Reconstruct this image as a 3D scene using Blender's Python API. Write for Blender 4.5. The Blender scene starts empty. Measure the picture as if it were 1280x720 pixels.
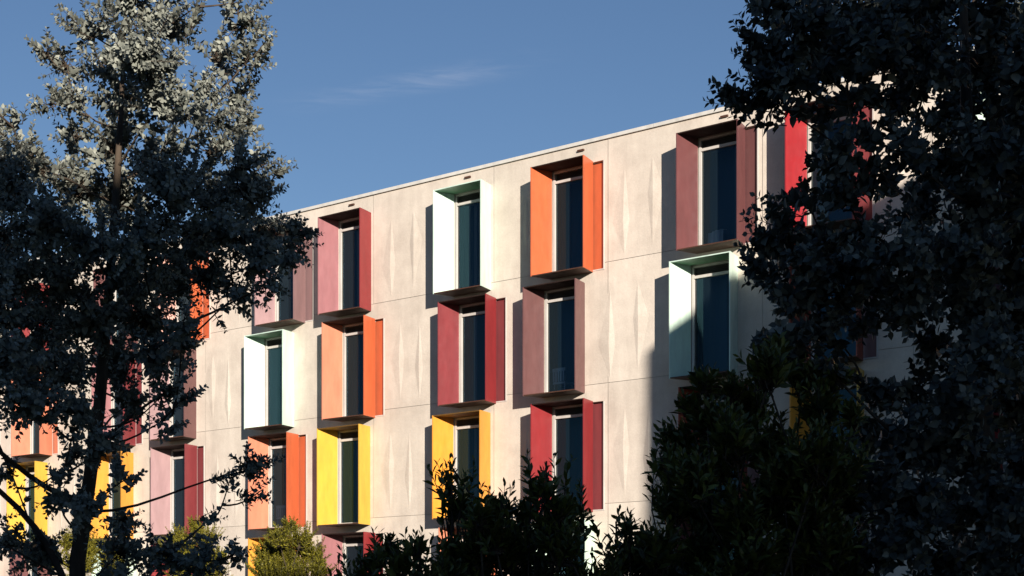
import bpy, math, random
import numpy as np
from mathutils import Vector

C = bpy.context.scene.collection
R = math.radians
random.seed(11)
rng = np.random.default_rng(11)

# ------------------------------------------------------------------ camera
EYE = 1.6
FPX, HOR = 2050.0, 787.5          # focal length in photo pixels, horizon row
cam_d = bpy.data.cameras.new('camera')
cam = bpy.data.objects.new('camera', cam_d)
C.objects.link(cam)
cam.location = (0, 0, EYE)
cam.rotation_euler = (R(90), 0, 0)
cam_d.sensor_width = 36.0
cam_d.lens = FPX / 1280 * 36
cam_d.shift_y = (HOR - 360) / 1280
cam_d.clip_end = 6000
bpy.context.scene.camera = cam


def at(px, py, Y):
    """world point seen at photo pixel px,py and depth Y (used to measure the plants)"""
    return np.array([(px - 640) * Y / FPX, Y, EYE + (HOR - py) * Y / FPX])


# ------------------------------------------------------------------ materials
def nd(nt, t, **kw):
    n = nt.nodes.new(t)
    for k, v in kw.items():
        setattr(n, k, v)
    return n


def mat(name, col, rough=0.5, spec=0.5):
    m = bpy.data.materials.new(name)
    m.use_nodes = True
    b = m.node_tree.nodes['Principled BSDF']
    b.inputs['Base Color'].default_value = (*col, 1)
    b.inputs['Roughness'].default_value = rough
    b.inputs['Specular IOR Level'].default_value = spec
    return m, m.node_tree, b


def noise(nt, scale, detail=4, rough=0.55, vscale=(1, 1, 1), coord='Object'):
    tc = nd(nt, 'ShaderNodeTexCoord')
    mp = nd(nt, 'ShaderNodeMapping')
    mp.inputs['Scale'].default_value = vscale
    nt.links.new(tc.outputs[coord], mp.inputs['Vector'])
    n = nd(nt, 'ShaderNodeTexNoise')
    n.inputs['Scale'].default_value = scale
    n.inputs['Detail'].default_value = detail
    n.inputs['Roughness'].default_value = rough
    nt.links.new(mp.outputs[0], n.inputs['Vector'])
    return n.outputs['Fac']


def ramp(nt, fac, stops):
    r = nd(nt, 'ShaderNodeValToRGB')
    el = r.color_ramp.elements
    while len(el) < len(stops):
        el.new(0.5)
    for e, (p, c) in zip(el, stops):
        e.position = p
        e.color = (*c, 1) if len(c) == 3 else c
    nt.links.new(fac, r.inputs[0])
    return r.outputs[0]


def mixc(nt, a, b, fac, mode='MIX'):
    m = nd(nt, 'ShaderNodeMix', data_type='RGBA', blend_type=mode)
    for sock, v in ((m.inputs[0], fac), (m.inputs[6], a), (m.inputs[7], b)):
        if isinstance(v, (int, float)):
            sock.default_value = v
        elif isinstance(v, tuple):
            sock.default_value = (*v, 1)
        else:
            nt.links.new(v, sock)
    return m.outputs[2]


def bump(nt, b, h, strength, dist):
    n = nd(nt, 'ShaderNodeBump')
    n.inputs['Strength'].default_value = strength
    n.inputs['Distance'].default_value = dist
    nt.links.new(h, n.inputs['Height'])
    nt.links.new(n.outputs[0], b.inputs['Normal'])


def concrete(name, lo, hi):
    m, nt, b = mat(name, hi, 0.85, 0.25)
    base = ramp(nt, noise(nt, 1.1, 8, 0.7), [(0.36, lo), (0.62, hi)])
    patch = ramp(nt, noise(nt, 0.22, 3, 0.5), [(0.35, (0.92, 0.915, 0.91)), (0.65, (1.03, 1.03, 1.03))])
    base = mixc(nt, base, patch, 1.0, 'MULTIPLY')
    streak = ramp(nt, noise(nt, 1.0, 5, 0.6, (3.0, 3.0, 0.3)), [(0.30, (0.90, 0.89, 0.875)), (0.60, (1.02, 1.015, 1.0))])
    c = mixc(nt, base, streak, 0.85, 'MULTIPLY')
    fine = ramp(nt, noise(nt, 28, 4, 0.7), [(0.3, (0.93, 0.93, 0.92)), (0.7, (1.04, 1.04, 1.04))])
    c = mixc(nt, c, fine, 0.9, 'MULTIPLY')
    # small rusty / dark stains
    st = ramp(nt, noise(nt, 2.3, 7, 0.75), [(0.66, (0, 0, 0)), (0.78, (1, 1, 1))])
    sm = nd(nt, 'ShaderNodeMath', operation='MULTIPLY')
    nt.links.new(st, sm.inputs[0]); sm.inputs[1].default_value = 0.35
    c = mixc(nt, c, (0.36, 0.29, 0.23), sm.outputs[0])
    nt.links.new(c, b.inputs['Base Color'])
    bump(nt, b, noise(nt, 16, 5, 0.6), 0.25, 0.02)
    return m


def paint(name, col, rough=0.42, spec=0.55):
    m, nt, b = mat(name, col, rough, spec)
    d = tuple(c * 0.84 for c in col)
    l = tuple(min(1, c * 1.08) for c in col)
    c = ramp(nt, noise(nt, 2.2, 5, 0.65, (2, 2, 0.5)), [(0.3, d), (0.68, l)])
    nt.links.new(c, b.inputs['Base Color'])
    rr = ramp(nt, noise(nt, 5, 4, 0.6), [(0.3, (rough * .85,) * 3), (0.7, (rough * 1.2,) * 3)])
    nt.links.new(rr, b.inputs['Roughness'])
    bump(nt, b, noise(nt, 1.4, 2, 0.5, (1.5, 1.5, 0.5)), 0.12, 0.03)
    return m


MAT = {}
MAT['wall'] = concrete('pale_concrete', (0.515, 0.465, 0.42), (0.62, 0.568, 0.515))
_nt = MAT['wall'].node_tree
_b = _nt.nodes['Principled BSDF']
_src = _b.inputs['Base Color'].links[0].from_socket
_at = nd(_nt, 'ShaderNodeAttribute', attribute_name='panel_tone')
_nt.links.new(mixc(_nt, _src, _at.outputs['Fac'], 1.0, 'MULTIPLY'), _b.inputs['Base Color'])
MAT['joint'] = mat('joint_dark', (0.34, 0.31, 0.275), 0.9)[0]
MAT['coping'] = paint('coping_metal', (0.55, 0.54, 0.52), 0.5)
COL = {
    'white': (0.54, 0.70, 0.62), 'orange': (0.52, 0.118, 0.045), 'red': (0.23, 0.022, 0.026),
    'maroon': (0.132, 0.048, 0.050), 'brown': (0.130, 0.060, 0.060), 'amber': (0.66, 0.285, 0.035),
    'yellow': (0.62, 0.37, 0.045), 'mauve': (0.25, 0.15, 0.155), 'pink': (0.33, 0.21, 0.22),
    'crimson': (0.20, 0.036, 0.042), 'salmon': (0.56, 0.20, 0.12), 'bright_red': (0.29, 0.020, 0.026),
    'rust': (0.28, 0.055, 0.03), 'rose': (0.29, 0.125, 0.138), 'peach': (0.60, 0.34, 0.29),
}
for k, v in COL.items():
    MAT[k] = paint(k + '_painted_metal', v)
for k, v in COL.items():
    MAT['panel_' + k] = paint(k + '_shaded_side_panel', tuple(c * .78 for c in v), 0.55)  # box colours darkened to paint in the partial shadow of the panel recess
MAT['green'] = paint('green_painted_metal', (0.10, 0.22, 0.13))
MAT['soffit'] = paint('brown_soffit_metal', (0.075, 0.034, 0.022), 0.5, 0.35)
MAT['alu'] = paint('aluminium_frame', (0.50, 0.48, 0.46), 0.4)
MAT['hood'] = paint('shade_darkened_hood', (0.022, 0.011, 0.009), 0.8, 0.2)  # near-black colour stands in for the shade under the hoods
MAT['ochre_shaded'] = paint('shade_darkened_ochre_hood', (0.13, 0.065, 0.012), 0.55)  # yellow and amber hoods, their underside shade put into the colour
MAT['slat'] = paint('grey_slats', (0.095, 0.09, 0.088), 0.5)
MAT['gasket'] = mat('gasket', (0.03, 0.035, 0.035), 0.6)[0]
MAT['room'] = mat('room_plaster', (0.34, 0.33, 0.31), 0.9)[0]
MAT['fabric'] = mat('curtain_fabric', (0.062, 0.125, 0.175), 0.9)[0]
MAT['fabric_grey'] = mat('curtain_fabric_grey', (0.060, 0.080, 0.090), 0.9)[0]
MAT['pale'] = mat('pale_fabric', (0.78, 0.84, 0.84), 0.9)[0]
MAT['plant_room'] = paint('grey_cladding', (0.13, 0.155, 0.17), 0.5)
MAT['brick'] = concrete('rendered_wall', (0.26, 0.25, 0.24), (0.32, 0.31, 0.30))
MAT['roof'] = concrete('roof_covering', (0.10, 0.09, 0.085), (0.15, 0.13, 0.12))


def glass_mat():
    m = bpy.data.materials.new('tinted_glass')
    m.use_nodes = True
    nt = m.node_tree
    nt.nodes.clear()
    out = nd(nt, 'ShaderNodeOutputMaterial')
    tr = nd(nt, 'ShaderNodeBsdfTransparent')
    tr.inputs[0].default_value = (0.56, 0.62, 0.70, 1)
    gl = nd(nt, 'ShaderNodeBsdfGlossy')
    gl.inputs['Roughness'].default_value = 0.015
    gl.inputs['Color'].default_value = (0.34, 0.72, 1.0, 1)
    n = nd(nt, 'ShaderNodeBump')
    n.inputs['Strength'].default_value = 0.05
    n.inputs['Distance'].default_value = 0.02
    nt.links.new(noise(nt, 0.8, 1, 0.4), n.inputs['Height'])
    nt.links.new(n.outputs[0], gl.inputs['Normal'])
    fr = nd(nt, 'ShaderNodeFresnel')
    fr.inputs[0].default_value = 1.45
    mx = nd(nt, 'ShaderNodeMixShader')
    nt.links.new(fr.outputs[0], mx.inputs[0])
    df = nd(nt, 'ShaderNodeBsdfDiffuse')
    df.inputs[0].default_value = (0.030, 0.056, 0.078, 1)
    m0 = nd(nt, 'ShaderNodeMixShader')
    m0.inputs[0].default_value = 0.18
    nt.links.new(tr.outputs[0], m0.inputs[1])
    nt.links.new(df.outputs[0], m0.inputs[2])
    nt.links.new(m0.outputs[0], mx.inputs[1])
    nt.links.new(gl.outputs[0], mx.inputs[2])
    nt.links.new(mx.outputs[0], out.inputs[0])
    return m


MAT['glass'] = glass_mat()


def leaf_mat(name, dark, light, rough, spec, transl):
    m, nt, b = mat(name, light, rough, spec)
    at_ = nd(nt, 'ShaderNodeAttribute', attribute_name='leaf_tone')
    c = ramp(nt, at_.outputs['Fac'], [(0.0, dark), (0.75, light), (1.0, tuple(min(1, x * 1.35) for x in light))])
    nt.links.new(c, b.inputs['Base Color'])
    t = nd(nt, 'ShaderNodeBsdfTranslucent')
    nt.links.new(c, t.inputs[0])
    mx = nd(nt, 'ShaderNodeMixShader')
    mx.inputs[0].default_value = transl
    nt.links.new(b.outputs[0], mx.inputs[1])
    nt.links.new(t.outputs[0], mx.inputs[2])
    nt.links.new(mx.outputs[0], nt.nodes['Material Output'].inputs[0])
    return m


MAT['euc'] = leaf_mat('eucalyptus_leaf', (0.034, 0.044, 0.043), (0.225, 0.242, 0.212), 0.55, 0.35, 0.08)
MAT['laurel'] = leaf_mat('laurel_leaf', (0.030, 0.040, 0.010), (0.105, 0.120, 0.028), 0.40, 0.4, 0.16)
MAT['olive'] = leaf_mat('small_shrub_leaf', (0.022, 0.028, 0.004), (0.19, 0.175, 0.018), 0.5, 0.35, 0.2)
m_, nt_, b_ = mat('bark', (0.1, 0.075, 0.055), 0.9, 0.2)
nt_.links.new(ramp(nt_, noise(nt_, 14, 5, 0.65, (1, 1, 0.25)), [(0.3, (0.03, 0.022, 0.018)), (0.7, (0.09, 0.07, 0.052))]), b_.inputs['Base Color'])
bump(nt_, b_, noise(nt_, 25, 4, 0.6, (1, 1, 0.3)), 0.5, 0.02)
MAT['bark'] = m_
m_, nt_, b_ = mat('lawn', (0.06, 0.09, 0.03), 0.95, 0.2)
nt_.links.new(ramp(nt_, noise(nt_, 0.6, 8, 0.7), [(0.3, (0.045, 0.065, 0.02)), (0.7, (0.10, 0.105, 0.045))]), b_.inputs['Base Color'])
MAT['lawn'] = m_
m_, nt_, b_ = mat('paving', (0.3, 0.28, 0.25), 0.9, 0.3)
nt_.links.new(ramp(nt_, noise(nt_, 1.2, 8, 0.7), [(0.3, (0.24, 0.22, 0.19)), (0.7, (0.34, 0.315, 0.28))]), b_.inputs['Base Color'])
MAT['paving'] = m_


# ------------------------------------------------------------------ mesh helpers
class MB:
    def __init__(self):
        self.v, self.f, self.m, self.mats = [], [], [], []

    def mi(self, m):
        if m not in self.mats:
            self.mats.append(m)
        return self.mats.index(m)

    def quad(self, pts, m):
        n = len(self.v)
        self.v += [tuple(p) for p in pts]
        self.f.append(tuple(range(n, n + len(pts))))
        self.m.append(self.mi(m))

    def box(self, x0, x1, y0, y1, z0, z1, m):
        self.hexa([(x0, y0), (x1, y0), (x1, y1), (x0, y1)], z0, z1, m)

    def hexa(self, poly, z0, z1, m, mbot=None):
        """vertical prism over a plan polygon (counter-clockwise)"""
        n = len(self.v)
        k = len(poly)
        self.v += [(x, y, z0) for x, y in poly] + [(x, y, z1) for x, y in poly]
        mi = self.mi(m)
        for i in range(k):
            j = (i + 1) % k
            self.f.append((n + i, n + j, n + k + j, n + k + i)); self.m.append(mi)
        self.f.append(tuple(n + i for i in reversed(range(k)))); self.m.append(self.mi(mbot or m))
        self.f.append(tuple(n + k + i for i in range(k))); self.m.append(mi)

    def tube(self, pts, radii, m, sides=6):
        pts = [np.array(p, float) for p in pts]
        n0 = len(self.v)
        mi = self.mi(m)
        ref = np.array([0.31, 0.77, 0.2])
        for i, p in enumerate(pts):
            d = pts[min(i + 1, len(pts) - 1)] - pts[max(i - 1, 0)]
            d = d / (np.linalg.norm(d) + 1e-9)
            a = np.cross(d, ref); a /= np.linalg.norm(a) + 1e-9
            b = np.cross(d, a)
            for s in range(sides):
                t = 2 * math.pi * s / sides
                q = p + radii[i] * (math.cos(t) * a + math.sin(t) * b)
                self.v.append(tuple(q))
        for i in range(len(pts) - 1):
            for s in range(sides):
                s2 = (s + 1) % sides
                a0 = n0 + i * sides
                self.f.append((a0 + s, a0 + s2, a0 + sides + s2, a0 + sides + s)); self.m.append(mi)

    def build(self, name, parent=None, smooth=False):
        me = bpy.data.meshes.new(name)
        me.from_pydata(self.v, [], self.f)
        for m in self.mats:
            me.materials.append(MAT[m])
        me.polygons.foreach_set('material_index', self.m)
        if smooth:
            me.polygons.foreach_set('use_smooth', [True] * len(self.f))
        me.update()
        o = bpy.data.objects.new(name, me)
        C.objects.link(o)
        if parent:
            o.parent = parent
        return o


def thing(name, loc, label, cat, group=None, rz=0.0):
    o = bpy.data.objects.new(name, None)
    C.objects.link(o)
    o.empty_display_size = 0.3
    o.location = loc
    o.rotation_euler = (0, 0, rz)
    o['label'] = label
    o['category'] = cat
    if group:
        o['group'] = group
    return o


# ------------------------------------------------------------------ ground
g = MB(); g.quad([(-900, -900, 0), (900, -900, 0), (900, 900, 0), (-900, 900, 0)], 'lawn')
go = g.build('ground'); go['kind'] = 'structure'

# ------------------------------------------------------------------ the building
UX, UY = 0.76564, -0.64327
bld = thing('apartment_building', (0.8646, 41.9906, 0),
            'long pale concrete block with coloured metal boxes around its windows', 'building',
            rz=math.atan2(UY, UX))
S0, S1, DEPTH = -38.0, 19.0, 14.0
ROOF = 13.88
BOT = {1: 10.545, 2: 7.545, 3: 4.55, 4: 1.55}
BH = 2.77
JOINTZ = [10.74, 7.74, 4.745]
PROJ, SPLAY, BOXW = 0.62, 0.18, 1.70
PANELW = 0.36

# row, front-left s, left fin, right fin, panel colour (None = no panel), curtain kind
W = [
    (1, -31.2, 'orange', 'orange', 'orange'), (1, -26.4, 'white', 'white', None), (1, -23.1, 'red', 'red', None),
    (1, -18.4, 'maroon', 'maroon', None), (1, -15.15, 'peach', 'orange', 'orange'), (1, -10.51, 'pink', 'mauve', 'mauve'),
    (1, -7.81, 'rose', 'red', None), (1, -3.36, 'white', 'white', None), (1, 0.0, 'orange', 'orange', 'orange'),
    (1, 4.44, 'maroon', 'maroon', 'maroon'), (1, 7.38, 'bright_red', 'crimson', 'crimson'), (1, 11.9, 'white', 'white', None),
    (1, 15.2, 'orange', 'orange', None),
    (2, -31.0, 'maroon', 'maroon', None), (2, -26.6, 'red', 'red', 'red'), (2, -23.1, 'salmon', 'salmon', 'salmon'),
    (2, -18.5, 'rose', 'crimson', 'crimson'), (2, -15.46, 'pink', 'brown', None), (2, -10.98, 'white', 'white', None),
    (2, -7.65, 'salmon', 'orange', 'orange'), (2, -3.19, 'crimson', 'red', 'crimson'), (2, -0.26, 'brown', 'brown', None),
    (2, 4.24, 'white', 'white', None), (2, 7.48, 'rust', 'rust', 'mauve'), (2, 12.0, 'maroon', 'maroon', None),
    (2, 15.2, 'amber', 'amber', None),
    (3, -31.2, 'white', 'white', None), (3, -26.6, 'crimson', 'crimson', 'crimson'), (3, -23.38, 'yellow', 'yellow', None),
    (3, -18.62, 'amber', 'amber', None), (3, -15.42, 'pink', 'crimson', 'crimson'), (3, -10.8, 'salmon', 'orange', 'orange'),
    (3, -7.85, 'yellow', 'yellow', None), (3, -3.39, 'amber', 'amber', None), (3, 0.0, 'red', 'red', 'crimson'),
    (3, 4.5, 'rust', 'rust', 'mauve'), (3, 7.5, 'amber', 'yellow', None), (3, 12.0, 'red', 'red', None),
    (3, 15.2, 'white', 'white', None),
    (4, -31.0, 'red', 'red', None), (4, -26.6, 'orange', 'orange', None), (4, -23.2, 'maroon', 'maroon', None),
    (4, -18.5, 'white', 'white', None), (4, -15.4, 'red', 'red', None), (4, -10.8, 'amber', 'amber', None),
    (4, -7.65, 'rose', 'red', 'red'), (4, -3.16, 'salmon', 'orange', None), (4, 0.05, 'white', 'white', None),
    (4, 4.4, 'maroon', 'maroon', None), (4, 7.5, 'maroon', 'maroon', None), (4, 12.0, 'white', 'white', None),
    (4, 15.2, 'red', 'red', None),
]


def opening(w):
    wl = w[1] + SPLAY
    wr = w[1] + BOXW - SPLAY
    pe = wr + PANELW if w[4] else wr
    return wl, wr, pe


# wall sheet with openings, panel joints left as 14 mm gaps over a dark backing
wall = MB()
JG = 0.0055
VJ = [-34.6, -30.1, -25.6, -21.8, -17.3, -13.5, -9.95, -6.2, -1.75, 1.985, 6.42, 10.2, 14.6]
zlines = [0.0] + sorted(JOINTZ) + [ROOF - 0.10]
for zi in range(4):
    za = zlines[zi] + (JG if zi else 0)
    zb = zlines[zi + 1] - (JG if zi < 3 else 0)
    row = 4 - zi
    ops = sorted(opening(w) for w in W if w[0] == row)
    ops_below = []
    # a box reaches slightly below the joint: cut those openings in the panel underneath too
    upper = sorted(opening(w) for w in W if w[0] == row - 1) if row > 1 else []
    cuts = set([S0, S1])
    for a, b_2, c in ops + upper:
        cuts.update((a, c))
    for v in VJ:
        cuts.update((v - JG, v + JG))
    cuts = sorted(cuts)
    for x0, x1 in zip(cuts, cuts[1:]):
        xm = (x0 + x1) / 2
        if any(abs(xm - v) < JG for v in VJ) and not any(a < xm < c for a, _, c in ops):
            continue
        solid = [[za, zb]]
        for lst, bz in ((ops, BOT[row]), (upper, BOT.get(row - 1, 99))):
            for a, _, c in lst:
                if a < xm < c:
                    o0, o1 = bz + 0.02, bz + BH - 0.02
                    new = []
                    for p, q in solid:
                        if o0 > p: new.append([p, min(q, o0)])
                        if o1 < q: new.append([max(p, o1), q])
                    solid = [s for s in new if s[1] - s[0] > 1e-4]
        for p, q in solid:
            wall.quad([(x0, 0, p), (x1, 0, p), (x1, 0, q), (x0, 0, q)], 'wall')
# reveals of the openings
for w in W:
    a, b2, c = opening(w)
    z0, z1 = BOT[w[0]] + 0.02, BOT[w[0]] + BH - 0.02
    D = 0.20
    wall.quad([(a, 0, z0), (a, D, z0), (a, D, z1), (a, 0, z1)], 'wall')
    wall.quad([(c, 0, z0), (c, 0, z1), (c, D, z1), (c, D, z0)], 'wall')
    wall.quad([(a, 0, z0), (c, 0, z0), (c, D, z0), (a, D, z0)], 'wall')
    wall.quad([(a, 0, z1), (a, D, z1), (c, D, z1), (c, 0, z1)], 'wall')
# dark backing in the joints
for zj in JOINTZ:
    segs = [S0] + [e for o in sorted(opening(w) for w in W if abs(BOT[w[0]] - (zj - 0.195)) < 0.1) for e in (o[0], o[2])] + [S1]
    for x0, x1 in zip(segs[::2], segs[1::2]):
        wall.quad([(x0, 0.018, zj - .03), (x1, 0.018, zj - .03), (x1, 0.018, zj + .03), (x0, 0.018, zj + .03)], 'joint')
for v in VJ:
    blocked = sorted((BOT[w[0]], BOT[w[0]] + BH) for w in W if opening(w)[0] - .03 < v < opening(w)[2] + .03)
    z = 0.0
    for p, q in blocked + [(ROOF - .1, 0)]:
        if p - z > 0.05:
            wall.quad([(v - .03, 0.016, z), (v + .03, 0.016, z), (v + .03, 0.016, p), (v - .03, 0.016, p)], 'joint')
        z = q
# end walls, back wall
for x, flip in ((S0, 0), (S1, 1)):
    q = [(x, 0, 0), (x, DEPTH, 0), (x, DEPTH, ROOF - .1), (x, 0, ROOF - .1)]
    wall.quad(q[::-1] if flip else q, 'wall')
wall.quad([(S0, DEPTH, 0), (S1, DEPTH, 0), (S1, DEPTH, ROOF - .1), (S0, DEPTH, ROOF - .1)], 'wall')
# folded reliefs: long kites that stand a few centimetres proud of the panel
def kite(s, zt, zb, zm, wl, wr, h):
    T, B, L, Rr, M = (s, 0.003, zt), (s, 0.003, zb), (s - wl, 0.003, zm), (s + wr, 0.003, zm), (s + (wr - wl) * .15, -h, zm)
    for a, b2 in ((T, L), (L, B), (B, Rr), (Rr, T)):
        wall.quad([a, b2, M], 'wall')


def boxes_row(row):
    return sorted((w[1], max(w[1] + BOXW, opening(w)[2])) for w in W if w[0] == row)


for row in (1, 2, 3, 4):
    bx = boxes_row(row)
    for (a0, a1), (b0, b1) in zip(bx, bx[1:]):
        gap = b0 - a1
        if gap < 1.9:
            if gap > 0.9:
                zb = BOT[row] + .25
                kite(a1 + gap * .62, zb + 2.35, zb, zb + 1.2, .16, .11, .012)
            continue
        zb = BOT[row] + 0.28
        k = (row + int(a0 * 7)) % 3
        m1 = (0.55, 0.38, 0.7)[k]
        m2 = (0.42, 0.62, 0.30)[k]
        kite(a1 + 0.62, zb + 2.42, zb - .1, zb + 2.3 * m1, .42, .16, .027)
        if k != 1:
            kite(a1 + 1.34, zb + 2.42, zb - .1, zb + 2.3 * m2, .20, .14, .025)
        else:
            kite(a1 + 1.44, zb + 2.42, zb - .1, zb + 2.3 * m2, .15, .38, .026)
wall_o = wall.build('wall', bld)
import bisect
prng = random.Random(4)
tones = {}
vals = []
for p_ in wall_o.data.polygons:
    key = (bisect.bisect(VJ, p_.center.x), bisect.bisect(JOINTZ[::-1], p_.center.z))
    vals.append(tones.setdefault(key, prng.uniform(.94, 1.03)))
at_p = wall_o.data.attributes.new('panel_tone', 'FLOAT', 'FACE')
at_p.data.foreach_set('value', vals)

cp = MB()
xs = S0 - .04
while xs < S1 + .04:
    xe = min(xs + 2.96, S1 + .04)
    cp.box(xs, xe - .012, -0.055, 0.35, ROOF - 0.085, ROOF, 'coping')
    xs = xe
cp.box(S0 - .04, S1 + .04, -0.012, 0.30, ROOF - 0.099, ROOF - 0.087, 'joint')
cp.build('parapet_coping', bld)
rf = MB(); rf.quad([(S0 + .02, .3, ROOF - .6), (S1 - .02, .3, ROOF - .6), (S1 - .02, DEPTH - .02, ROOF - .6), (S0 + .02, DEPTH - .02, ROOF - .6)], 'roof')
rf.quad([(S0, .3, ROOF - .6), (S0, .3, ROOF - .1), (S1, .3, ROOF - .1), (S1, .3, ROOF - .6)], 'wall')
rf.build('roof', bld)
# overflow spouts under the coping
for s in (-33.0, -29.0, -24.6, -20.6, -15.9, -11.6, -7.05, -2.65, 1.15, 5.4, 9.6, 13.8):
    sp = MB()
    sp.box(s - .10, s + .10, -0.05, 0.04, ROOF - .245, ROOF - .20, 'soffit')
    sp.build('overflow_spout', bld)

# rooms behind the glass
inn = MB()
for zf in (1.45, 4.45, 7.45, 10.45, 13.2):
    inn.box(S0 + .1, S1 - .1, 0.24, 4.2, zf - .1, zf, 'room')
inn.quad([(S0 + .1, 4.2, 0), (S1 - .1, 4.2, 0), (S1 - .1, 4.2, 13.2), (S0 + .1, 4.2, 13.2)], 'room')
for v in VJ:
    inn.box(v - .9, v - .8, .24, 4.19, 1.46, 13.1, 'room')
inn.build('interior', bld)

names_of = {'bright_red': 'bright red'}


def window(w, idx):
    row, fl, lc, rc, pc = w
    z0, z1 = BOT[row], BOT[row] + BH
    fr = fl + BOXW
    wl, wr, pe = opening(w)
    T = 0.028
    hoodmat = {'white': 'green', 'yellow': 'ochre_shaded', 'amber': 'ochre_shaded'}.get(lc, 'hood')
    b = MB()
    # fins: thin splayed plates (plan polygons), hood and base plates between them
    b.hexa([(fl, -PROJ), (fl + T, -PROJ), (wl + T, -0.002), (wl, -0.002)], z0, z1, lc)
    b.hexa([(fr - T, -PROJ), (fr, -PROJ), (wr, -0.002), (wr - T, -0.002)], z0, z1, rc)
    pl = [(fl + T + .002, -PROJ + .006), (fr - T - .002, -PROJ + .006), (wr - T - .002, -0.002), (wl + T + .002, -0.002)]
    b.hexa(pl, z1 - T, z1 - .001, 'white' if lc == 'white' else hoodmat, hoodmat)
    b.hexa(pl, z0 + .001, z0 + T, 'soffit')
    nm = names_of.get(rc, rc)
    bay = b.build('window_surround', bld)
    bay['label'] = ('%s metal box around a window%s' % (nm, ' with a side panel' if pc else ''))
    # frame
    F, ya, yb = 0.062, 0.03, 0.12
    f = MB()
    zf0, zf1 = z0 + .035, z1 - .035
    x0, x1 = wl + .03, wr - (.075 if pc else .03)
    zt = z1 - 0.34                       # transom under the grille
    f.box(x0, x0 + F, ya, yb, zf0, zf1, 'alu')
    f.box(x1 - F, x1, ya, yb, zf0, zf1, 'alu')
    f.box(x0 + F + .001, x1 - F - .001, ya, yb, zf0, zf0 + .07, 'alu')
    f.box(x0 + F + .001, x1 - F - .001, ya, yb, zt, zt + .065, 'alu')
    f.box(x0 + F + .001, x1 - F - .001, ya, yb, zf1 - .05, zf1, 'alu')
    f.box(x0 + F + .001, x0 + F + .035, ya + .05, yb + .02, zf0 + .071, zt - .001, 'gasket')
    f.box(x1 - F - .035, x1 - F - .001, ya + .05, yb + .02, zf0 + .071, zt - .001, 'gasket')
    if pc:
        f.box(wr + .001, pe - .002, -.012, yb - .03, zf0 - .012, zf0 + .02, 'alu')
        f.box(pe - .034, pe - .002, -.016, yb - .03, zf0 + .021, zf1 + .010, 'alu')
    f.build('window_frame', bay)
    gl = MB()
    gy = yb - .03
    gl.quad([(x0 + F - .002, gy, zf0 + .06), (x1 - F + .002, gy, zf0 + .06), (x1 - F + .002, gy, zt + .01), (x0 + F - .002, gy, zt + .01)], 'glass')
    gl.build('glass', bay)
    s = MB()
    n = 5
    zg0, zg1 = zt + .066, zf1 - .052
    for i in range(n):
        zz = zg0 + (i + .5) * (zg1 - zg0) / n
        hgt = (zg1 - zg0) / n
        xa, xb = x0 + F + .002, x1 - F - .002
        s.quad([(xa, .045, zz - hgt * .62), (xb, .045, zz - hgt * .62), (xb, .095, zz + hgt * .45), (xa, .095, zz + hgt * .45)], 'slat')
    s.quad([(x0 + F, .12, zg0), (x1 - F, .12, zg0), (x1 - F, .12, zg1), (x0 + F, .12, zg1)], 'gasket')
    s.build('ventilation_grille', bay)
    if pc:
        p = MB()
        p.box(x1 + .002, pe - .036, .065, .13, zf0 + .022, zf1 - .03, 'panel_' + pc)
        p.build('side_panel', bay)
    # a curtain gathered at one side, a folded bed cover or a chair behind some panes
    rr_ = random.Random(idx * 31 + 5)
    yc = .66
    cu = MB()
    split = rr_.uniform(.3, .7)
    XA, XB = x0 - .25, x1 + .25
    N = 64
    for i in range(N):
        xa, xb = XA + (XB - XA) * i / N, XA + (XB - XA) * (i + 1) / N
        fold = lambda q: yc + .012 * math.sin(q * 23 + idx) + .005 * math.sin(q * 41 + 2 * idx)
        cu.quad([(xa, fold(xa), zf0), (xb, fold(xb), zf0), (xb, fold(xb), zf1), (xa, fold(xa), zf1)],
                'fabric_grey' if lc in ('yellow',) or (idx % 9 == 4 and i / N > split) else 'fabric')
    cu.build('curtain', bay)
    if (row, round(fl, 2)) == (1, 4.44):
        bl = MB()
        cx, cz = x0 + F + .05, zf0 + .08
        for i in range(16):
            xa, xb = cx + .44 * i / 16, cx + .44 * (i + 1) / 16
            fy = lambda q: .24 + .035 * math.sin(q * 60) + .02 * math.sin(q * 131)
            fz = lambda q: cz + .42 + .03 * math.sin(q * 9)
            bl.quad([(xa, fy(xa), cz), (xb, fy(xb), cz), (xb, fy(xb) + .03, fz(xb)), (xa, fy(xa) + .03, fz(xa))], 'pale')
            bl.quad([(xa, fy(xa) + .03, fz(xa)), (xb, fy(xb) + .03, fz(xb)), (xb, fy(xb) + .2, fz(xb) + .03), (xa, fy(xa) + .2, fz(xa) + .03)], 'pale')
        bl.build('blanket', bay)
    if (row, round(fl, 2)) in ((2, -0.26), (3, -10.8), (3, -23.38)):
        ch = MB()
        cx, cz = x0 + F + .26, zf0 + .08
        for dx in (-.17, .17):
            ch.tube([(cx + dx, .22, cz), (cx + dx * .9, .24, cz + .45), (cx + dx * .8, .20, cz + .62)], [.014] * 3, 'pale', 5)
            ch.tube([(cx + dx, .56, cz), (cx + dx * .9, .55, cz + .25)], [.014] * 2, 'pale', 5)
        ch.box(cx - .2, cx + .2, .2, .58, cz + .24, cz + .29, 'pale')
        for i in range(5):
            ch.box(cx - .19 + i * .08, cx - .145 + i * .08, .185, .205, cz + .30, cz + .60, 'pale')
        ch.box(cx - .2, cx + .2, .183, .207, cz + .56, cz + .64, 'pale')
        ch.build('chair', bay)
    return bay


for i, w in enumerate(W):
    window(w, i)

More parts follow.
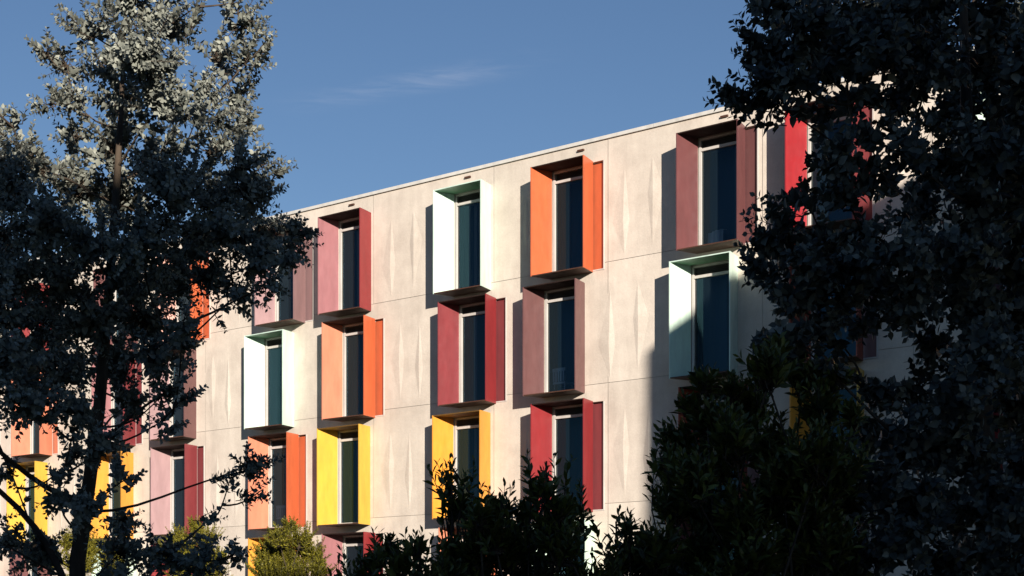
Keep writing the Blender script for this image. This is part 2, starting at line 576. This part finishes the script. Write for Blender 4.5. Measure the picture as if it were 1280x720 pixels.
# roof-top plant room, just showing over the far end of the parapet
pr = thing('rooftop_plant_room', (0, 0, 0), 'grey metal clad plant room on the flat roof at the far left end', 'plant room')
pr.rotation_euler = bld.rotation_euler
c_, s_ = math.cos(bld.rotation_euler[2]), math.sin(bld.rotation_euler[2])
lx, ly = -31.0, 5.5
pr.location = (0.8646 + lx * c_ - ly * s_, 41.9906 + lx * s_ + ly * c_, ROOF - .6)
p = MB()
p.box(-5, 5.2, -2.5, 3, 0, 2.2, 'plant_room')
p.build('cladding', pr)
p = MB(); p.box(-5.1, 5.3, -2.6, 3.1, 2.203, 2.3, 'coping'); p.build('roof_edge', pr)

# ------------------------------------------------------------------ unseen buildings added behind the photographer, sized and shaped to cast the shade
def block(name, x0, x1, y0, y1, h, label, roofrise=0.0, nx=6, storeys=3):
    t = thing(name, ((x0 + x1) / 2, (y0 + y1) / 2, 0), label, 'building')
    hx, hy = (x1 - x0) / 2, (y1 - y0) / 2
    b = MB(); b.box(-hx, hx, -hy, hy, 0, h, 'brick'); b.build('wall', t)
    r = MB()
    if roofrise:
        n = [(-hx, -hy, h + .004), (hx, -hy, h + .004), (hx, hy, h + .004), (-hx, hy, h + .004), (0, -hy, h + roofrise), (0, hy, h + roofrise)]
        for q in ((0, 1, 2, 3), (0, 4, 1), (2, 5, 3), (0, 3, 5, 4), (1, 4, 5, 2)):
            r.quad([n[i] for i in q], 'roof')
    else:
        r.box(-hx - .1, hx + .1, -hy - .1, hy + .1, h + .004, h + .12, 'roof')
    r.build('roof', t)
    for k in range(storeys):
        for i in range(nx):
            wx = -hx + (i + .5) * 2 * hx / nx
            wz = 1.0 + k * h / storeys
            f = MB(); f.box(wx - .6, wx + .6, hy + .003, hy + .05, wz, wz + 1.4, 'alu'); fo = f.build('window', t)
            gg = MB(); gg.box(wx - .52, wx + .52, hy + .053, hy + .06, wz + .08, wz + 1.32, 'gasket'); gg.build('pane', fo)


SUN_AZ = (0.2390, -0.9710)     # horizontal direction towards the sun
EL = R(11.0)
block('unseen_shade_block', -34, 10.9, -34, -20, 11.2, 'unseen plain rendered three storey block with a flat roof, added behind the photographer for its shade')
TH = math.asin(SUN_AZ[0])
def shade_house():
    prof = [(0, 0), (0, 15.36), (1.36, 16.39), (3.4, 17.03), (8.5, 18.56), (13.6, 17.03), (15.64, 16.39), (17, 15.36), (17, 0)]  # unseen outline, fitted to the edge of the shade on the facade
    off, a0, LEN = 13.1 * .971, 2.0, 12.0
    ax, ay = math.cos(TH), math.sin(TH)            # across the light
    bx_, by_ = SUN_AZ                               # towards the sun
    loc = (off * ax - a0 * bx_, off * ay - a0 * by_, 0)
    t = thing('unseen_shade_house', loc, 'unseen tall rendered house on the right, its gambrel roof shaped to cast the shade edge', 'building', rz=TH)
    b = MB()
    for y in (0, -LEN):
        q = [(x, y, z) for x, z in prof]
        b.quad(q if y else q[::-1], 'brick')
    b.quad([(0, 0, 0), (0, 0, 15.36), (0, -LEN, 15.36), (0, -LEN, 0)], 'brick')
    b.quad([(17, 0, 0), (17, -LEN, 0), (17, -LEN, 15.36), (17, 0, 15.36)], 'brick')
    b.build('wall', t)
    r = MB()
    for (xa, za), (xb, zb) in zip(prof[1:7], prof[2:8]):
        r.quad([(xa, .003, za), (xb, .003, zb), (xb, -LEN, zb), (xa, -LEN, za)], 'roof')
    r.build('roof', t)
    for k in range(5):
        for i in range(4):
            wx, wz = 2.2 + i * 4.2, 1.0 + k * 2.85
            f = MB(); f.box(wx - .6, wx + .6, .003, .05, wz, wz + 1.5, 'alu'); fo = f.build('window', t)
            gg = MB(); gg.box(wx - .52, wx + .52, .053, .06, wz + .08, wz + 1.42, 'gasket'); gg.build('pane', fo)
shade_house()

# ------------------------------------------------------------------ plants
LEAF = {
    'round': (np.array([(0, 0, 0), (.36, .26, .07), (.37, .60, .09), (0, 1.12, -.04), (-.37, .60, .09), (-.36, .26, .07)]), [(0, 1, 2, 3), (0, 3, 4, 5)]),
    'long': (np.array([(0, 0, 0), (.16, .25, .05), (.19, .58, .06), (0, 1.0, -.06), (-.19, .58, .06), (-.16, .25, .05)]), [(0, 1, 2, 3), (0, 3, 4, 5)]),
    'oval': (np.array([(0, 0, 0), (.24, .3, .05), (.25, .65, .05), (0, 1.0, 0), (-.25, .65, .05), (-.24, .3, .05)]), [(0, 1, 2, 3), (0, 3, 4, 5)]),
}


def norm(v):
    return v / (np.linalg.norm(v, axis=-1, keepdims=True) + 1e-9)


class Plant:
    def __init__(self, base, kind, leafmat, leaf_len, spacing, open_angle):
        self.base = np.array(base, float)
        self.wood = MB()
        self.twig = MB()
        self.kind, self.leafmat, self.L, self.sp, self.oa = kind, leafmat, leaf_len, spacing, open_angle
        self.O, self.X, self.Y, self.S, self.T = [], [], [], [], []

    def shoot(self, p0, d, length, curve=0.0, tipw=0.45, r=0.004, start=0.08, tone=0.5, spiral=False):
        d = norm(np.array(d, float))
        n = max(3, int(length / self.sp))
        t = np.linspace(0, 1, 5)
        side = norm(np.cross(d, np.array([0.2, 0.1, 1.0])))
        wob = rng.normal(0, 0.05) * length
        up = np.array([0, 0, 1.0])
        path = lambda t: p0 + np.outer(t, d) * length + np.outer(t ** 2, up) * curve * length + np.outer(np.sin(t * 3.0), side) * wob
        P = path(t)
        self.twig.tube(P, [r * (1 - .7 * k) for k in t], 'bark', 3)
        tt = start + (1 - start) * (np.arange(n) + .5) / n
        pos = path(tt)
        ax = norm(path(tt + .02) - path(tt - .02))
        a0 = rng.uniform(0, 6.28)
        ref = norm(np.cross(ax, np.array([0.3, 0.5, 0.81])))
        ref2 = np.cross(ax, ref)
        size = self.L * (1 - (1 - tipw) * tt ** 1.7) * rng.uniform(.85, 1.1)
        nper = 1 if spiral else 2
        for q in range(nper):
            ang = (a0 + np.arange(n) * (2.4 if spiral else math.pi / 2) + q * math.pi + rng.normal(0, .28, n))
            rad = ref * np.cos(ang)[:, None] + ref2 * np.sin(ang)[:, None]
            fw = self.oa + rng.normal(0, .22, n) + .35 * tt ** 3
            y = norm(rad * np.cos(fw)[:, None] + ax * np.sin(fw)[:, None] + rng.normal(0, .12, (n, 3)))
            x = norm(np.cross(y, ax) + rng.normal(0, .25, (n, 3)))
            keep = rng.random(n) > .06
            self.O.append((pos + rad * .004)[keep]); self.Y.append(y[keep]); self.X.append(x[keep])
            self.S.append((size * rng.uniform(.8, 1.15, n))[keep])
            self.T.append(np.clip(tone + rng.normal(0, .22, n), 0, 1)[keep])

    def limb(self, a, b, r0, r1, sag=0.15, n=6):
        a, b = np.array(a, float), np.array(b, float)
        d = b - a
        L = np.linalg.norm(d)
        side = rng.normal(0, .06 * L, 3)
        pts = []
        for i in range(n + 1):
            t = i / n
            p = a + d * t + side * math.sin(t * math.pi) + np.array([0, 0, -sag * L * math.sin(t * math.pi) * (1 - t)])
            pts.append(p)
        self.wood.tube(pts, [r0 + (r1 - r0) * (i / n) for i in range(n + 1)], 'bark', 6)
        return pts

    def finish(self, name, label, cat, group=None):
        t = thing(name, tuple(self.base), label, cat, group)
        off = self.base
        self.wood.v = [tuple(np.array(v) - off) for v in self.wood.v]
        self.wood.build('trunk', t, True)
        O, X, Y, S, T = (np.concatenate(k) for k in (self.O, self.X, self.Y, self.S, self.T))
        X = norm(X - Y * (X * Y).sum(1, keepdims=True))
        Z = np.cross(X, Y)
        tv, tf = LEAF[self.kind]
        M, K = len(O), len(tv)
        V = (O - off)[:, None, :] + S[:, None, None] * (tv[None, :, 0, None] * X[:, None, :] + tv[None, :, 1, None] * Y[:, None, :] + tv[None, :, 2, None] * Z[:, None, :])
        V = V.reshape(-1, 3)
        nt = len(self.twig.v)
        tvv = np.array(self.twig.v) - off
        allv = np.concatenate([V, tvv])
        F = np.array(tf)
        F = (F[None] + (np.arange(M) * K)[:, None, None]).reshape(-1, 4)
        TF = np.array(self.twig.f) + len(V)
        AF = np.concatenate([F, TF])
        me = bpy.data.meshes.new('crown')
        me.vertices.add(len(allv)); me.vertices.foreach_set('co', allv.astype(np.float32).ravel())
        me.loops.add(AF.size); me.loops.foreach_set('vertex_index', AF.astype(np.int32).ravel())
        me.polygons.add(len(AF))
        me.polygons.foreach_set('loop_start', np.arange(0, AF.size, 4, dtype=np.int32))
        me.materials.append(MAT[self.leafmat]); me.materials.append(MAT['bark'])
        mi = np.zeros(len(AF), np.int32); mi[len(F):] = 1
        me.polygons.foreach_set('material_index', mi)
        att = me.attributes.new('leaf_tone', 'FLOAT', 'POINT')
        att.data.foreach_set('value', np.concatenate([np.repeat(T, K), np.full(nt, .5)]).astype(np.float32))
        me.update(calc_edges=True); me.validate()
        o = bpy.data.objects.new('crown', me)
        C.objects.link(o); o.parent = t
        print(name, 'leaves', M)
        return t


def clump(pl, c, r, n, dirbias=(0, 0, .35), spread=1.0, curve=0.05, lenf=(0.7, 1.25), spiral=False, tone=.5):
    c = np.array(c)
    for i in range(n):
        o = norm(rng.normal(0, 1, 3))
        base = c + o * r * rng.uniform(.05, .45) * np.array([1, 1, .8])
        d = norm(o * .75 * spread + np.array(dirbias) + rng.normal(0, .35, 3) * spread)
        L = r * rng.uniform(*lenf)
        pl.twig.tube([c, (c + base) / 2 + rng.normal(0, .02, 3), base], [.006, .005, .004], 'bark', 3)
        pl.shoot(base, d, L, curve, spiral=spiral, tone=tone + rng.normal(0, .12))


def tree(name, Y0, trunk_px, trunk_r, clumps, depth, label, leaf_len=.05, spacing=.028, nper=11, dens=1.0, droop=.25, tone=.55, dens_at=lambda x, y: 1.0):
    tr = [at(px, py, Y0) for px, py in trunk_px]
    base = np.array([tr[0][0], Y0, 0.0])
    tr[0] = base
    pl = Plant(base, 'round', 'euc', leaf_len, spacing, .45)
    pl.wood.tube(tr, trunk_r, 'bark', 10)
    zz = np.array([p[2] for p in tr])
    cx = np.array([p[0] for p in tr])
    skel = []
    for z in np.linspace(.9, zz[-1] - .05, 60):
        skel.append((np.interp(z, zz, cx), Y0, z))
    jobs = []
    for (px, py, r, *rest) in clumps:
        dp = rest[0] if rest else rng.uniform(-1, 1) * depth
        k = rest[1] if len(rest) > 1 else 1.0
        c = at(px, py, Y0 + dp)
        hd = math.hypot(c[0] - np.interp(c[2], zz, cx), dp)
        jobs.append((hd, px, py, r, dp, k, c))
    jobs.sort(key=lambda q: q[0])
    for hd, px, py, r, dp, k, c in jobs:
        rr = r * Y0 / FPX
        P = np.array(skel)
        dv = c - P
        dist = np.linalg.norm(dv, axis=1)
        cost = dist + 1.6 * np.maximum(0, .45 * np.linalg.norm(dv[:, :2], axis=1) - dv[:, 2]) + .25 * np.hypot(P[:, 0] - np.interp(P[:, 2], zz, cx), P[:, 1] - Y0) * 0
        a = P[int(np.argmin(cost))]
        ax_ = np.interp(c[2], zz, cx)
        rad = max(.005, min(.013, .005 + .008 * float(np.linalg.norm(c - a))))
        pts = pl.limb(a, c, rad, .004, sag=.08)
        skel += [tuple(p) for p in pts[2:]]
        out = norm(np.array([c[0] - ax_, dp, 0.0]))
        up = .45 if py < 260 else .05
        bias = out * .55 + np.array([0, 0, up])
        n = max(3, int(nper * dens * k * dens_at(px, py) * (rr / .22) ** 1.4))
        if r < 17:
            # a pole-like leafy shoot that sticks out of the crown
            o2 = norm(np.array([c[0] - ax_, dp, 0]) * 1.0 + np.array([0, 0, .25 + 1.3 * (py < 60)]))
            for q in range(3):
                L = rng.uniform(.20, .30)
                pl.shoot(c - o2 * L * .75 + rng.normal(0, .035, 3), o2 + rng.normal(0, .16, 3), L + rr * .7, .08, tone=tone)
        else:
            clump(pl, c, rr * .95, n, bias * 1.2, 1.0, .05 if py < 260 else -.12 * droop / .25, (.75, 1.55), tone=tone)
        # leafy side shoots along the outer part of the limb
        for p in pts[-3:-1]:
            for q in range(2):
                d = norm(out * .5 + rng.normal(0, .7, 3) + np.array([0, 0, up]))
                pl.shoot(p, d, rr * rng.uniform(.7, 1.1), .05, tone=tone)
    return pl


LEFT = [
    (160, 15, 48), (112, 42, 36), (205, 35, 42), (165, 75, 52), (190, 95, 40), (125, 85, 38), (150, -20, 45), (205, -25, 40), (300, 30, 34, .1), (272, 75, 38), (306, 80, 32),
    (335, 48, 13, .1), (297, 5, 16, .1), (255, 115, 34), (250, 8, 14, 0), (58, 66, 20, 0), (84, 82, 28, .2), (65, 130, 22, -.1), (98, 132, 32),
    (148, 130, 48), (200, 140, 48), (245, 150, 42), (290, 125, 32), (302, 160, 32), (262, 190, 42), (200, 195, 48), (140, 185, 45), (95, 172, 30),
    (328, 206, 22, 0), (352, 210, 12, 0), (298, 212, 38), (20, 155, 20, 0), (-12, 165, 30), (28, 195, 32), (0, 218, 40), (58, 215, 36), (20, 250, 45), (98, 240, 42),
    (150, 255, 48), (210, 245, 48), (258, 255, 48), (308, 250, 32), (338, 232, 14, 0), (60, 280, 48), (0, 300, 50), (120, 305, 48), (180, 305, 50), (238, 305, 48),
    (285, 295, 38), (330, 288, 34), (365, 292, 24, 0), (394, 293, 12, 0), (318, 328, 32), (355, 322, 20), (25, 350, 46), (85, 355, 44), (150, 355, 48), (208, 350, 42),
    (262, 345, 30), (292, 372, 26), (335, 358, 18), (0, 400, 50), (60, 405, 50), (118, 405, 50), (178, 400, 42), (228, 405, 20), (20, 455, 48), (78, 460, 48), (138, 455, 42),
    (188, 450, 34), (226, 428, 18), (242, 485, 10), (98, 515, 32), (38, 505, 42), (168, 505, 26), (202, 495, 20), (130, 555, 26), (14, 590, 20), (72, 615, 26), (108, 640, 30),
    (58, 690, 38), (152, 650, 26), (160, 598, 13), (150, 692, 38), (310, 585, 24, .1), (288, 598, 16, .1), (328, 612, 15, .1), (272, 643, 8, .1), (205, 692, 36), (252, 702, 30), (290, 695, 18),
    (-40, 100, 40), (-60, 200, 50), (-70, 320, 60), (-60, 440, 60), (-50, 560, 50), (-40, 660, 50),
    (215, 520, 14), (95, 570, 22), (330, 580, 14, .1), (10, 680, 30),
]
pl = tree('eucalyptus_tree', 12.0, [(90, 900), (97, 700), (112, 600), (124, 510), (135, 380), (146, 230), (152, 120), (158, 0), (160, -60)],
          [.075, .058, .049, .044, .036, .027, .018, .012, .006], LEFT, .95, '', leaf_len=.052, spacing=.024, nper=26, dens_at=lambda x, y: (.62 if x > 235 else .72) if y < 215 else (1.5 if y < 570 and x < 215 else 1.4 if y < 480 else 1.15))
# the two bare lower limbs
pl.limb(at(92, 625, 12), at(-40, 530, 11.8), .026, .016, .02)
pl.limb(at(86, 740, 12), at(-30, 590, 12.2), .03, .02, .02)
pl.limb(at(120, 560, 12), at(238, 470, 12.3), .014, .006, -.05)
pl.limb(at(110, 640, 12), at(300, 590, 12.1), .012, .005, .1)
pl.finish('eucalyptus_tree', 'silver grey eucalyptus at the left with its top in sunlight', 'tree', 'eucalyptus trees in front of the building')

RIGHT = [
    (960, 12, 22, 0), (985, 18, 32), (1012, 8, 34), (936, 47, 10, 0), (952, 55, 14, 0), (975, 63, 22, 0), (1010, 72, 28), (936, 74, 10, 0), (956, 86, 16, 0), (985, 92, 22), (908, 116, 9, 0), (926, 122, 16, 0),
    (960, 116, 26), (1000, 108, 28), (948, 138, 12, 0), (985, 140, 18), (1020, 40, 38), (1060, 30, 44), (1110, 25, 48), (1170, 30, 50), (1230, 30, 50), (1280, 40, 50),
    (1050, 88, 38), (1100, 78, 44), (1160, 90, 50), (1220, 90, 50), (1275, 100, 50), (1035, 140, 26), (1078, 128, 30), (1130, 140, 36), (1190, 150, 44), (1250, 150, 50),
    (1030, 205, 14), (1076, 165, 16), (1078, 205, 18), (1072, 232, 14), (1055, 215, 18), (1050, 190, 24), (1088, 180, 22), (1140, 200, 36), (1200, 210, 44), (1260, 210, 50), (966, 265, 16, 0), (985, 252, 16), (1010, 245, 20), (1058, 245, 28), (1112, 235, 24),
    (1160, 260, 38), (1220, 270, 44), (1270, 270, 46), (962, 303, 20), (955, 288, 13, 0), (940, 325, 13, 0), (990, 305, 30), (1040, 305, 38), (1088, 300, 38), (1140, 318, 40), (1200, 330, 45), (1260, 330, 46),
    (947, 342, 10, 0), (962, 362, 16), (1000, 368, 38), (1050, 368, 38), (1100, 365, 36), (1150, 360, 32), (1210, 380, 44), (1265, 390, 46), (962, 428, 20, 0), (985, 420, 28), (1030, 415, 26), (1078, 405, 20),
    (1108, 398, 16), (1150, 425, 15), (1182, 440, 28), (1230, 440, 44), (1275, 450, 44), (1082, 487, 12, 0), (1108, 492, 20), (1150, 485, 32), (1200, 500, 44), (1260, 510, 46), (1090, 540, 32), (1045, 555, 20),
    (1140, 560, 44), (1210, 570, 46), (1270, 580, 46), (1070, 610, 32), (1130, 620, 45), (1190, 640, 46), (1260, 640, 50), (1120, 690, 45), (1190, 700, 46), (1260, 705, 50),
    (1310, 100, 50), (1320, 220, 60), (1320, 340, 60), (1320, 460, 60), (1320, 580, 60), (1320, 690, 60), (1240, -40, 60), (1130, -35, 50), (1180, -60, 60),
    (1170, 90, 40, -.5), (1230, 200, 45, -.5), (1200, 320, 45, -.5), (1240, 450, 45, -.5), (1190, 560, 45, -.5), (1240, 640, 45, -.5), (1150, 650, 40, -.5), (1080, 330, 36, -.4), (1020, 330, 30, -.4),
    (1120, 40, 40, -.5), (1060, 60, 36, -.4), (1140, 380, 34, -.4),
]
pl = tree('eucalyptus_tree', 9.3, [(1240, 900), (1238, 700), (1230, 560), (1222, 420), (1214, 280), (1208, 130), (1204, 0), (1200, -110)],
          [.09, .075, .065, .055, .045, .033, .022, .008], RIGHT, .75, '', leaf_len=.070, spacing=.028, nper=27, tone=.13, dens_at=lambda x, y: .85 if (1000 < x < 1170 and 120 < y < 270) else 1.15)  # low leaf tone puts this tree's shade into the leaf colour
pl.finish('eucalyptus_tree', 'dark eucalyptus tree at the right standing wholly in shade', 'tree', 'eucalyptus trees in front of the building')


def shrub(name, Y0, base_px, clumps, depth, label, kind, lm, leaf_len, spacing, nper, cat, group, oa=.75, spiral=True, upb=1.3, tone=.5):
    base = np.array([(base_px - 640) * Y0 / FPX, Y0, 0])
    pl = Plant(base, kind, lm, leaf_len, spacing, oa)
    for (px, py, r, *rest) in clumps:
        dp = rest[0] if rest else rng.uniform(-1, 1) * depth
        c = at(px, py, Y0 + dp)
        rr = r * Y0 / FPX
        a = base + np.array([(c[0] - base[0]) * .35, dp * .3, max(0, c[2] * .25 - .3)])
        pl.limb(base + rng.normal(0, .03, 3) * np.array([1, 1, 0]), a, .02, .014, 0, 3)
        pl.limb(a, c + np.array([0, 0, -rr * .3]), .012, .005, .05, 5)
        n = max(3, int(nper * (rr / .12) ** 1.3))
        if r < 16 and Y0 < 15:
            for q in range(4):
                L = rng.uniform(.16, .30) + rr
                b0 = c + np.array([rng.normal(0, .04), rng.normal(0, .05), rr - L - .02])
                pl.twig.tube([a, (a + b0) / 2 + rng.normal(0, .03, 3), b0], [.006, .005, .004], 'bark', 3)
                pl.shoot(b0, (rng.normal(0, .22), rng.normal(0, .2), 1), L, .05, spiral=spiral, tone=tone)
        else:
            clump(pl, c + np.array([0, 0, -rr * .35]), rr * 1.0, n, (0, 0, upb), .7, .05, (.7, 1.5), spiral, tone)
    return pl.finish(name, label, cat, group)


G = 'broad-leaved shrubs along the foot of the picture'
shrub('laurel_shrub', 8.5, 950, [
    (882, 482, 20), (915, 492, 22), (960, 470, 34), (972, 442, 18, 0), (1002, 480, 32), (1022, 520, 38), (940, 520, 38), (890, 530, 36), (862, 512, 18), (850, 560, 32), (832, 590, 24), (824, 562, 12, 0),
    (900, 580, 45), (960, 570, 45), (1020, 580, 45), (840, 640, 34), (890, 650, 45), (950, 640, 45), (1010, 650, 45), (1060, 640, 40), (1068, 525, 22), (822, 695, 36), (880, 705, 45), (940, 705, 45), (1000, 705, 45),
    (1060, 705, 45), (920, 560, 40, -.3), (980, 610, 45, -.3), (870, 610, 40, -.3), (930, 660, 45, -.3), (1030, 690, 45, -.3), (1045, 480, 20), (1040, 600, 40, -.3), (840, 750, 40), (900, 755, 45), (960, 755, 45), (1020, 755, 45), (1070, 750, 40), (870, 720, 40, .3), (990, 680, 42, .3)], .45,
    'tall dark laurel in front of the shaded right end of the building', 'long', 'laurel', .088, .017, 28, 'shrub', G)
shrub('laurel_shrub', 8.0, 640, [
    (565, 600, 13, 0), (560, 585, 8, 0), (576, 640, 20), (600, 652, 24), (625, 612, 11, 0), (627, 642, 22), (652, 650, 22), (680, 592, 13, 0), (682, 622, 18), (686, 660, 28), (716, 612, 12, 0), (716, 645, 16), (700, 692, 34),
    (600, 692, 34), (640, 700, 36), (562, 695, 22), (660, 680, 34), (620, 675, 32, -.2), (740, 700, 14), (570, 740, 34), (610, 745, 38), (655, 745, 40), (700, 745, 38), (560, 720, 22), (735, 740, 26), (590, 715, 32, .2), (670, 720, 34, .2), (560, 575, 7, .1), (683, 574, 8, -.1), (700, 640, 18)], .3,
    'dark laurel with upright shoots in front of the amber window box', 'long', 'laurel', .078, .016, 28, 'shrub', G)
shrub('laurel_shrub', 8.4, 785, [(770, 648, 13, 0), (786, 668, 17), (760, 684, 14), (792, 700, 28), (752, 708, 14), (775, 712, 22), (770, 745, 32), (800, 745, 34), (815, 715, 24), (745, 735, 18), (805, 680, 16)], .2,
    'small dark laurel between two larger laurels below the red window box', 'long', 'laurel', .078, .016, 28, 'shrub', G)
shrub('laurel_shrub', 7.8, 490, [(486, 672, 13, 0), (480, 692, 20), (520, 692, 18), (450, 694, 12), (500, 712, 24), (444, 712, 14), (540, 712, 14), (526, 668, 8, 0), (470, 712, 20), (450, 745, 28), (490, 745, 34), (530, 745, 30), (425, 735, 16), (545, 728, 18)], .2,
    'low dark laurel in front of the half hidden rose red window box', 'long', 'laurel', .078, .016, 28, 'shrub', G)
G2 = 'small-leaved shrubs at the foot of the wall'
shrub('pittosporum_shrub', 25.0, 362, [(364, 658, 12), (350, 675, 18), (375, 675, 18), (335, 690, 18), (360, 695, 26), (392, 695, 18), (330, 710, 22), (365, 715, 30), (400, 712, 16), (345, 730, 30), (390, 735, 28)], .5,
    'cone shaped small-leaved shrub below the yellow window box', 'oval', 'olive', .055, .016, 22, 'shrub', G2, .6, False, .9)
shrub('pittosporum_shrub', 30.0, 235, [(245, 660, 14), (225, 675, 18), (258, 675, 18), (210, 690, 18), (240, 695, 24), (272, 695, 16), (225, 712, 24), (262, 715, 24)], .5,
    'round olive green shrub in sunlight seen through the left tree', 'oval', 'olive', .055, .016, 20, 'shrub', G2, .6, False, .8, .7)
shrub('pittosporum_shrub', 30.0, 110, [(85, 680, 16), (112, 685, 18), (140, 692, 16), (65, 700, 18), (100, 705, 24), (140, 712, 22)], .5,
    'low olive green shrub behind the trunk of the left tree', 'oval', 'olive', .055, .016, 20, 'shrub', G2, .6, False, .8, .7)

# ------------------------------------------------------------------ sky, sun
sc = bpy.context.scene
wd = bpy.data.worlds.new('World'); sc.world = wd
wd.use_nodes = True
nt = wd.node_tree
bg = nt.nodes['Background']
sky = nd(nt, 'ShaderNodeTexSky', sky_type='NISHITA')
sky.sun_disc = False
sky.sun_elevation = EL
sky.sun_rotation = math.atan2(SUN_AZ[0], SUN_AZ[1])
sky.air_density = 1.0
sky.dust_density = 0.0
sky.ozone_density = 3.0
# a faint streak of cirrus, fixed in direction
tc = nd(nt, 'ShaderNodeTexCoord')
mp = nd(nt, 'ShaderNodeMapping')
mp.inputs['Rotation'].default_value = (0, R(-14), 0)
mp.inputs['Scale'].default_value = (7, 7, 60)
nt.links.new(tc.outputs['Generated'], mp.inputs[0])
nz = nd(nt, 'ShaderNodeTexNoise')
nz.inputs['Scale'].default_value = 2.6; nz.inputs['Detail'].default_value = 6; nz.inputs['Roughness'].default_value = .6; nz.inputs['Distortion'].default_value = .5
nt.links.new(mp.outputs[0], nz.inputs[0])
cr = ramp(nt, nz.outputs['Fac'], [(0.40, (0, 0, 0)), (0.75, (1, 1, 1))])
def window_mask(center, axis, half):
    dt = nd(nt, 'ShaderNodeVectorMath', operation='DOT_PRODUCT')
    nt.links.new(tc.outputs['Generated'], dt.inputs[0]); dt.inputs[1].default_value = axis
    s = nd(nt, 'ShaderNodeMath', operation='SUBTRACT'); nt.links.new(dt.outputs['Value'], s.inputs[0]); s.inputs[1].default_value = center
    a = nd(nt, 'ShaderNodeMath', operation='ABSOLUTE'); nt.links.new(s.outputs[0], a.inputs[0])
    m = nd(nt, 'ShaderNodeMapRange', interpolation_type='SMOOTHSTEP'); nt.links.new(a.outputs[0], m.inputs[0])
    m.inputs[1].default_value = 0; m.inputs[2].default_value = half; m.inputs[3].default_value = 1; m.inputs[4].default_value = 0
    return m.outputs[0]
cd = norm(np.array([(520 - 640) / FPX, 1, (HOR - 103) / FPX]))
ang = R(10)
a1 = norm(np.array([math.cos(ang), 0, math.sin(ang)])); a2 = norm(np.array([-math.sin(ang), -.3, math.cos(ang)]))
w1 = window_mask(float(cd @ a1), tuple(a1), .10)
w2 = window_mask(float(cd @ a2), tuple(a2), .010)
mm = nd(nt, 'ShaderNodeMath', operation='MULTIPLY'); nt.links.new(w1, mm.inputs[0]); nt.links.new(w2, mm.inputs[1])
m2 = nd(nt, 'ShaderNodeMath', operation='MULTIPLY'); nt.links.new(mm.outputs[0], m2.inputs[0]); nt.links.new(cr, m2.inputs[1])
m3 = nd(nt, 'ShaderNodeMath', operation='MULTIPLY'); nt.links.new(m2.outputs[0], m3.inputs[0]); m3.inputs[1].default_value = .30
CLOUD = (6.0, 6.5, 8.0)
skyc = mixc(nt, sky.outputs[0], (1.03, 1.0, 1.09), 1.0, 'MULTIPLY')
col = mixc(nt, skyc, CLOUD, m3.outputs[0])
nt.links.new(col, bg.inputs[0])
bg.inputs[1].default_value = 0.053

sd = bpy.data.lights.new('sun', 'SUN')
so = bpy.data.objects.new('sun', sd); C.objects.link(so)
sd.energy = 5.0
sd.angle = R(.42)
sd.color = (1.0, 0.885, 0.75)
tosun = Vector((SUN_AZ[0] * math.cos(EL), SUN_AZ[1] * math.cos(EL), math.sin(EL)))
so.rotation_euler = tosun.to_track_quat('Z', 'Y').to_euler()
so.location = (20, -30, 40)

sc.view_settings.view_transform = 'Standard'
sc.view_settings.look = 'None'
sc.view_settings.exposure = 0.78
sc.view_settings.gamma = 1.0
sc.cycles.max_bounces = 8
sc.cycles.transparent_max_bounces = 8
